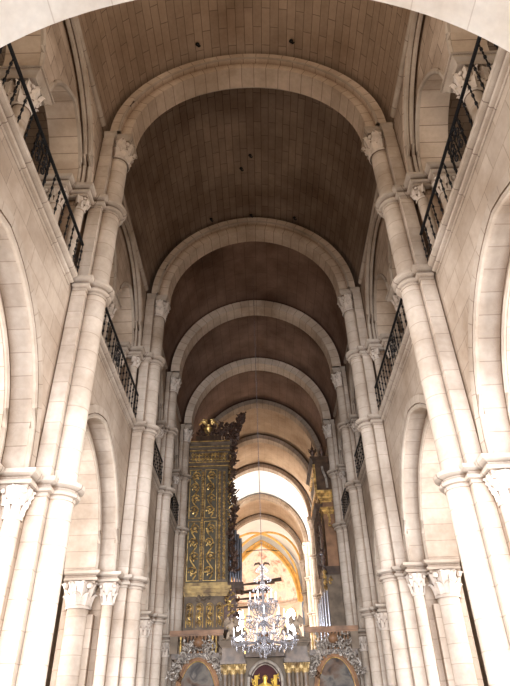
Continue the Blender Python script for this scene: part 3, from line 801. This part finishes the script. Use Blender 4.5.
# figures
g = statue((-.02, AY-.42, 2.42), 1.28, M['goldbright'], 'gilded_statue', 'small gilded statue standing in the dark arched niche', 'statue', None, False, 1, False)
for x in (-.34, .36):
    b = MB(1); rnd = random.Random(3); b.tube([(x, AY-.25, 2.9+.1*i) for i in range(9)], .07, 6); blobs(b, [(x+rnd.uniform(-.1, .1), AY-.25, 3.0+.09*i) for i in range(8)], .085, rnd)
    o = b.build('gilt_ornament', M['goldbright'], t, True)
for s in (-1, 1):
    statue((s*1.22, AY-.50, 4.84), .82, M['angel'], 'angel_statue', 'carved winged angel seated on the altar screen cornice, %s of the chandelier' % ('left' if s < 0 else 'right'), 'statue', 'carved angels on the altar screen', True, -s, True, M['angel'])

# ------------------------------------------------------------------ left organ case
OY = 28.35; OD = 2.6
t = thing('organ_case', (-2.5, OY+1, 0), 'tall gilded baroque organ case on the left with scrollwork panels and dark pipes', 'organ')
xa, xb = -3.62, -1.62
b = MB(1); b.box(xa, xb-.30, OY+.05, OY+OD, 0, 5.9); b.build('stall_base', M['wood'], t)
b = MB(1); b.box(xa, xb, OY, OY+OD, 7.9, 13.55); b.build('case_body', M['woodback'], t)
b = MB(1); b.box(xa, xb-.18, OY, OY+OD, 5.9, 7.3); b.build('case_pedestal', M['woodgrey'], t)
b = MB(1); cornice(b, xa, xb-.05, OY, OY+OD, 7.3, .42, .22); b.box(xa, xb, OY-.05, OY+OD, 7.72, 7.9); b.build('lower_cornice', M['golddull'], t)
b = MB(1); cornice(b, xa, xb, OY, OY+OD, 13.55, .32, .08); b.box(xa, xb-.02, OY, OY+OD, 13.87, 14.45); cornice(b, xa, xb, OY, OY+OD, 14.45, .55, .20); b.build('upper_entablature', M['woodgrey'], t)
b = MB(1)
for zz in (13.62, 13.84, 14.50, 14.72, 14.98): b.box(xa-.02, xb+.10, OY-.24 if zz > 14.9 else OY-.13, OY-.06, zz, zz+.045)
b.build('gilt_moulding', M['gold'], t)
rnd = random.Random(11)
b = MB(1)
for i in range(11):
    x = xa+.15+(xb-xa-.3)*i/10; vine(b, x-.10, x+.10, 13.95, 14.42, OY-.01, .022)
b.build('gilt_frieze', M['gold'], t, True)
px = [(-3.54, -2.98), (-2.76, -2.20)]
for (u0, u1) in px:
    for (z0, z1) in ((8.0, 10.75), (10.95, 13.45)):
        b = MB(1); 
        for e_ in ((u0-.03, u0, z0, z1), (u1, u1+.03, z0, z1), (u0-.03, u1+.03, z0-.03, z0), (u0-.03, u1+.03, z1, z1+.03)): b.box(e_[0], e_[1], OY-.05, OY, e_[2], e_[3])
        fr = b.build('panel_frame', M['gold'], t)
        b = MB(1); vine(b, u0+.02, u1-.02, z0+.05, z1-.05, OY-.02, .036); b.build('gilt_scrollwork', M['gold'], fr, True)
for u0, u1 in ((-2.96, -2.80), (-2.12, -1.94), (-1.90, -1.70)):
    b = MB(1); b.box(u0, u1, OY-.07, OY, 7.92, 13.45); pl = b.build('pilaster_strip', M['woodgrey'], t)
    b = MB(1); vine(b, u0+.02, u1-.02, 8.0, 13.35, OY-.08, .018); b.build('gilt_scrollwork', M['gold'], pl, True)
for k in range(4):
    u = -3.50+.46*k
    b = MB(1); A = arc(.15, .16, 12)
    b.tube([(u+.0, OY-.03, 6.0)]+[(u+.15+a, OY-.03, 6.85+v) for a, v in A]+[(u+.30, OY-.03, 6.0)], .022, 6)
    fr = b.build('arched_panel', M['gold'], t, True)
    b = MB(1); vine(b, u+.03, u+.27, 6.05, 6.95, OY-.01, .028); b.build('gilt_scrollwork', M['gold'], fr, True)
b = MB(1); blobs(b, [(-2.75+rnd.uniform(-.28, .28), OY-.05, 7.15+rnd.uniform(-.06, .08)) for _ in range(14)], .10, rnd); b.build('carved_swag', M['woodgrey'], t, True)
# nave-side carved foliage, dark
b = MB(1); pts = []
for i in range(46):
    z = 8.5+i*.172; pts += [(xb+.16+.10*math.sin(z*2.3)+rnd.uniform(-.10, .16), OY+rnd.uniform(.0, .7), z) for _ in range(4)]
blobs(b, pts, .15, rnd)
pts = []
for i in range(26):
    f = i/25; pts += [(xb+.25+.52*f+rnd.uniform(-.12, .12), OY+.4+rnd.uniform(-.2, .3), 15.0+1.75*f**.6+rnd.uniform(-.2, .15)) for _ in range(4)]
blobs(b, pts, .15, rnd)
for z, s in ((12.2, 1), (13.3, 1), (11.2, 1)):
    b.tube([(xb+.2, OY+.3, z), (xb+.42, OY+.2, z+.05), (xb+.58, OY+.2, z+.25)], .035, 5)
b.build('side_foliage_carving', M['foliage'], t, True)
b = MB(1); blobs(b, [(xb+.05+.03*math.sin(i)+rnd.uniform(-.08, .12), OY-.02, 10.5+i*.11) for i in range(36)], .07, rnd); b.build('gilt_leaves', M['gold'], t, True)
for i in range(5):
    x = xb+.10+.12*i; y = OY+.55+.18*i; z1 = 10.9-.16*i
    b = MB(1); b.lathe(x, y, [(.02, 8.0), (.065, 8.3), (.065, z1), (.05, z1+.01)], 12); b.build('organ_pipe', M['pipe'], t, True)
b = MB(1); b.box(xb-.15, xb+.72, OY+.45, OY+1.7, 7.70, 8.0); b.build('pipe_ledge', M['wood'], t)
# horizontal trumpets reaching into the nave
for i, (y, z, L, dz) in enumerate(((.5, 7.82, 2.25, .15), (.75, 7.55, 2.0, .18), (1.0, 7.30, 1.75, .10), (1.2, 7.95, 2.6, .28), (1.45, 7.05, 1.5, .02), (1.6, 7.7, 1.9, .1))):
    b = MB(1); x0 = xb-.05
    b.tube([(x0, OY+y, z), (x0+L*.6, OY+y, z+dz*.6), (x0+L, OY+y, z+dz)], .10, 8, [.25, .55, 1.0]); b.build('trumpet_pipe', M['wood'], t, True)
b = MB(1); blobs(b, [(xb-.05+rnd.uniform(-.1, .28), OY+rnd.uniform(-.1, .2), 7.55-i*.085) for i in range(20)], .11, rnd); b.build('gilt_corbel', M['gold'], t, True)
b = MB(1); b.box(xb-.2, xb+.35, OY+.2, OY+2.0, 5.9, 7.7); blobs(b, [(xb+.35+rnd.uniform(-.15, .2), OY+.4+rnd.uniform(-.2, .4), 5.9+i*.12) for i in range(16)], .14, rnd); b.build('organ_console_housing', M['foliage'], t)
# crest on top
b = MB(1); cornice(b, xa+.35, xb-.45, OY+.1, OY+1.0, 15.0, .45, .08)
for i in range(9): 
    x = xa+.45+.16*i; b.lathe(x, OY+.05, [(.03, 15.05), (.05, 15.2), (.03, 15.4)], 6)
b.build('crest_base', M['wood'], t)
b = MB(1); b.lathe(-2.72, OY+.3, [(.06, 15.45), (.16, 15.5), (.06, 15.62), (.22, 15.85), (.26, 16.0), (.14, 16.1), (.18, 16.18)], 14)
for s in (-1, 1):
    for k in range(3):
        b.tube([(-2.72, OY+.3, 16.1), (-2.72+s*(.12+.1*k), OY+.25, 16.5-.05*k), (-2.72+s*(.3+.1*k), OY+.22, 16.55-.16*k), (-2.72+s*(.34+.1*k), OY+.22, 16.4-.16*k)], .05, 6, [1, 1.2, .9, .3])
b.build('crest_urn', M['gold'], t, True)
b = MB(1); blobs(b, [(-3.2+1.5*rnd.random(), OY+.3+rnd.uniform(-.1, .3), 15.5+.8*rnd.random()*(.4+.6*rnd.random())) for _ in range(60)], .15, rnd)
b.tube([(-2.3, OY+.2, 15.7), (-1.9, OY+.15, 16.3)], .07, 6); b.tube([(-2.1, OY+.2, 15.6), (-1.6, OY+.15, 16.2)], .06, 6)
b.build('crest_carving', M['foliage'], t, True)

# ------------------------------------------------------------------ right organ case
OD = 3.15
t = thing('organ_case', (3.4, OY+1, 0), 'dark brown organ case on the right with stepped gold cornices and bright tin pipes', 'organ')
b = MB(1); b.box(3.14, 3.66, OY, OY+OD, 8.45, 12.2); b.box(3.66, 3.84, OY+.4, OY+OD, 8.45, 13.5); b.build('case_body', M['woodmid'], t)
b = MB(1); b.box(3.02, 3.70, OY+.05, OY+OD, 0, 8.1); b.build('lower_case', M['woodgrey'], t)
b = MB(1); cornice(b, 3.10, 3.66, OY, OY+OD, 8.1, .35, .10); b.build('middle_moulding', M['wood'], t)
b = MB(1); b.box(2.92, 3.66, OY, OY+OD, 12.2, 13.6); b.build('upper_case', M['wood'], t)
b = MB(1); b.box(2.80, 2.92, OY-.04, OY+OD, 13.30, 13.58); b.box(2.84, 2.92, OY+.05, OY+OD, 12.2, 12.4); b.box(2.80, 2.92, OY-.05, OY+.1, 12.1, 13.58); b.build('gilt_moulding', M['gold'], t)
b = MB(1); cornice(b, 2.94, 3.55, OY, OY+OD, 13.6, .34, .26); b.build('top_cornice', M['wood'], t)
b = MB(1); cornice(b, 3.08, 3.55, OY, OY+OD, 11.55, .55, .28); b.build('gilt_cornice', M['gold'], t)
b = MB(1); cornice(b, 3.16, 3.60, OY-.05, OY+OD, 10.95, .3, .18); b.build('gilt_cornice', M['gold'], t)
b = MB(1); b.tube([(3.45, OY-.05, 12.3), (3.42, OY-.12, 12.8), (3.30, OY-.08, 13.2), (3.28, OY-.05, 13.45)], .06, 6); b.build('scroll_bracket', M['silver'], t, True)
b = MB(1)
for q in range(5): blobs(b, [(3.40, OY-.08, 10.35+.13*q)], .10, rnd)
b.build('gilt_cherub_head', M['gold'], t, True)
for i, (x, y) in enumerate(((2.96, .5), (2.90, .9), (2.86, 1.3), (2.85, 1.7), (2.86, 2.1), (2.90, 2.4))):
    b = MB(1); b.lathe(x, OY+y, [(.02, 8.5), (.07, 8.8), (.07, 11.3-.05*i)], 10); b.build('organ_pipe', M['wood'], t, True)
for i, (x, y) in enumerate(((2.97, .1), (2.85, .25), (2.75, .45), (2.68, .7), (2.62, 1.0))):
    b = MB(1); b.lathe(x, OY+y, [(.02, 5.3), (.055, 5.5), (.055, 7.5-.12*i)], 10); b.build('bright_organ_pipe', M['pipebright'], t, True)
b = MB(1); b.box(2.60, 3.1, OY+.1, OY+1.8, 4.9, 5.3); b.box(2.6, 3.1, OY+.1, OY+1.8, 0, 4.9); b.build('pipe_chest', M['wood'], t)
b = MB(1); cornice(b, 2.85, 3.1, OY+.3, OY+2.2, 11.3, .3, .1); b.build('side_cornice', M['wood'], t)
b = MB(1); b.box(2.9, 2.98, OY+.1, OY+.9, 8.15, 10.7); blobs(b, [(2.92+rnd.uniform(-.1, .1), OY+rnd.uniform(0, .9), 8.2+i*.08) for i in range(30)], .10, rnd); b.build('side_foliage_carving', M['foliage'], t, True)
b = MB(1); vine(b, 2.82, 3.02, 7.4, 8.3, OY-.02, .03); blobs(b, [(3.18, OY-.06, 7.7+i*.08) for i in range(4)], .08, rnd); b.build('gilt_scroll', M['gold'], t, True)
b = MB(1); blobs(b, [(2.85+rnd.uniform(-.12, .12), OY+.1, 8.4+rnd.random()*.9) for _ in range(7)], .07, rnd); b.build('silvered_leaves', M['pipebright'], t, True)
for x in (2.86, 3.34):
    b = MB(1); z0 = 13.945
    b.lathe(x, OY+.1, [(.10, z0), (.10, z0+.06), (.05, z0+.12), (.13, z0+.3), (.15, z0+.42), (.06, z0+.5), (.09, z0+.58), (.03, z0+.68), (.01, z0+.95)], 10)
    if x < 3.1:
        for k in range(4): b.tube([(x, OY+.1, z0+.4), (x+.2*math.cos(k*PI/2), OY+.1+.2*math.sin(k*PI/2), z0+.55), (x+.16*math.cos(k*PI/2), OY+.1+.16*math.sin(k*PI/2), z0+.35)], .035, 5)
    tag(b.build('finial', M['foliage'], None, True), 'dark carved urn finial on the right organ cornice, %s' % ('nearer the nave centre' if x < 3.1 else 'nearer the pier'), 'finial', 'finials on the right organ')

# ------------------------------------------------------------------ chandelier
CY = 20.0
t = thing('crystal_chandelier', (0, CY, 4), 'large crystal chandelier hanging on a long cord before the altar screen', 'chandelier')
b = MB(1); b.tube([(0, CY, 6.5), (0, CY, 19.40)], .014, 6); b.build('cord', M['pipebright'], t)
b = MB(1); b.lathe(0, CY, [(.0, 3.75), (.03, 3.8), (.02, 3.95), (.07, 4.05), (.09, 4.15), (.03, 4.3), (.025, 4.5), (.07, 4.62), (.08, 4.72), (.03, 4.85), (.035, 5.1), (.09, 5.2), (.10, 5.28), (.035, 5.4), (.03, 5.9), (.07, 5.98), (.03, 6.1), (.02, 6.5), (0, 6.55)], 14)
b.build('stem', M['crystal'], t, True)
rnd = random.Random(21)
def octa(mb, c, r, h):
    x, y, z = c
    q = [(x+r, y, z), (x, y+r, z), (x-r, y, z), (x, y-r, z)]
    for i in range(4):
        mb.face([q[i], q[(i+1) % 4], (x, y, z+h*.5)], [(0, 0)]*3); mb.face([q[i], q[(i+1) % 4], (x, y, z-h)], [(0, 0)]*3)
TIERS = [(12, .98, 4.30, 4.35), (8, .66, 4.86, 4.8), (6, .42, 5.38, 5.2)]
drops = MB(1)
for n, R, zt, zb in TIERS:
    for i in range(n):
        a = 2*PI*i/n+.2*n; ca, sa = math.cos(a), math.sin(a)
        b = MB(1); p = lambda r, z: (r*ca, CY+r*sa, z)
        b.tube([p(.06, zb), p(R*.35, zb-.16), p(R*.7, zb-.20), p(R*.95, zt-.16), p(R, zt)], .020, 6)
        sp = []
        for k in range(14):
            tt = k/13; an = tt*2*PI*1.2; rr = .10*(1-.7*tt); sp.append(p(R*.55+rr*math.cos(an), zb-.04+rr*math.sin(an)))
        b.tube(sp, .013, 5)
        arm = b.build('arm', M['crystal'], t, True)
        b = MB(1); x, y, _ = p(R, 0); b.lathe(x, y, [(.0, zt-.02), (.075, zt), (.09, zt+.03), (.02, zt+.035), (.02, zt+.06)], 10); b.build('drip_pan', M['crystal'], arm, True)
        b = MB(1); b.lathe(x, y, [(.018, zt+.05), (.018, zt+.20)], 8); b.lathe(x, y, [(.0, zt+.20), (.02, zt+.22), (.022, zt+.25), (.0, zt+.32)], 8); b.build('candle', M['bulb'], arm, True)
        for k in range(5):
            an = 2*PI*k/5; octa(drops, (x+.08*math.cos(an), y+.08*math.sin(an), zt-.07), .017, .06)
        for k in range(9):   # chains from arm up to the stem
            f = k/8; r_ = R*(1-f)+.05; z_ = zt+(zb+.55-zt)*f-.16*math.sin(PI*f); octa(drops, (r_*ca, CY+r_*sa, z_), .017, .03)
        for k in range(5):
            f = (k+.5)/5; octa(drops, (R*f*ca, CY+R*f*sa, zb-.27-.03*math.sin(PI*f)), .022, .09)
        for k in range(8):  # swag to next arm
            f = k/8; a2 = a+2*PI/n*f; z_ = zt-.03-.17*math.sin(PI*f); octa(drops, (R*math.cos(a2), CY+R*math.sin(a2), z_), .017, .035)
for k in range(26):
    a = rnd.random()*2*PI; z_ = rnd.uniform(3.8, 4.2); r_ = .08+.5*(z_-3.75); octa(drops, (r_*math.cos(a), CY+r_*math.sin(a), z_), .024, .07)
for z_, r_ in ((6.05, .28), (6.35, .2), (5.75, .32)):
    for k in range(14):
        a = 2*PI*k/14; octa(drops, (r_*math.cos(a), CY+r_*math.sin(a), z_), .02, .06)
        for q in range(5): octa(drops, (r_*(1-q/5)*math.cos(a), CY+r_*(1-q/5)*math.sin(a), z_+.22*(q/5)), .014, .03)
d = drops.build('crystal_drops', M['crystal'], t); d['kind'] = 'stuff'
b = MB(1)
for s in (-1, 1):
    b.tube([(0, CY, 6.48), (s*.10, CY, 6.58), (s*.22, CY, 6.56), (s*.27, CY, 6.50)], .035, 6, [.6, 1.2, 1.0, .3])
b.build('top_leaves', M['wood'], t, True)

# ------------------------------------------------------------------ lights
def area(name, loc, rot, sx_, sy_, e, col=(1, 1, 1), spread=None):
    l = bpy.data.lights.new(name, 'AREA'); l.shape = 'RECTANGLE'; l.size = sx_; l.size_y = sy_; l.energy = e; l.color = col
    if spread: l.spread = math.radians(spread)
    o = bpy.data.objects.new(name, l); o.location = loc; o.rotation_euler = tuple(math.radians(a) for a in rot); COL.objects.link(o); return o
# west doorway daylight behind the camera, low
area('west_window_light', (0, -2.6, 2.6), (77, 0, 0), 3.6, 3.6, 3600, (.78, .86, 1.0), 102)
# west rose above the loft
area('west_rose_light', (0, -.8, 14.6), (90, 0, 0), 4, 4, 330, (1.0, .84, .68))
# daylight reaching in through the aisle windows
for sx in (-1, 1):
    for (y, e) in ((6.55, 1150), (13.45, 600), (19.6, 160), (24.8, 110), (30, 80)):
        area('aisle_window_light', (sx*8.8, y, 4.9), (0, 90*sx, 0), 3.6, 2.4, e, (.95, .96, 1.0))
    for (y, e) in ((6.55, 45), (13.45, 28), (19.6, 14), (24.8, 10)):
        area('tribune_window_light', (sx*8.8, y, 12.8), (0, 90*sx, 0), 2.4, 1.8, e, (1.0, .95, .88))
    area('transept_window_light', (sx*10.6, 46, 11.5), (0, 90*sx, 0), 7, 3.4, 4200, (1.0, .97, .93))
for sx in (-1, 1): area('aisle_fill_light', (sx*6.2, 15.0, 3.5), (0, -90*sx, 0), 2, 2, 120, (1.0, .72, .45))  # added warm fill brightening the outer aisle wall, no lamp known there
area('crossing_floor_bounce', (0, 46, 6.0), (180, 0, 0), 5, 5, 900, (1.0, .95, .88))  # added lamp aimed upward to brighten the crossing vault
area('apse_light', (0, 56.5, 7.5), (160, 0, 0), 4, 4, 420, (1.0, .80, .52))
area('chancel_light', (0, 62.5, 9.0), (150, 0, 0), 3, 3, 260, (1.0, .72, .5))
area('choir_fill_light', (0, 34.5, 6), (180, 0, 0), 4, 8, 170, (1.0, .72, .45))  # added warm fill tinting the organ cases, no lamp known there

wd = bpy.data.worlds.new('world'); SC.world = wd; wd.use_nodes = True
wd.node_tree.nodes['Background'].inputs[0].default_value = (.8, .88, 1, 1); wd.node_tree.nodes['Background'].inputs[1].default_value = .3

# ------------------------------------------------------------------ camera
cam = bpy.data.cameras.new('camera'); co = bpy.data.objects.new('camera', cam); COL.objects.link(co)
F = 576.0; p = math.atan(406/576.); r = math.radians(1.78)
upc = Vector((0, -math.sin(p), math.cos(p))); fwd = Vector((0, math.cos(p), math.sin(p))); X = Vector((1, 0, 0))
right = X*math.cos(r)-upc*math.sin(r); up = X*math.sin(r)+upc*math.cos(r)
mt = Matrix((right, up, -fwd)).transposed().to_4x4(); mt.translation = Vector((0, 0, 1.5))
co.matrix_world = mt
cam.sensor_fit = 'VERTICAL'; cam.sensor_height = 36; cam.sensor_width = 36; cam.lens = 36*F/686; cam.clip_end = 300; cam.clip_start = .05
SC.camera = co
SC.view_settings.view_transform = 'Standard'; SC.view_settings.look = 'None'; SC.view_settings.exposure = 0
SC.cycles.max_bounces = 8; SC.cycles.diffuse_bounces = 3
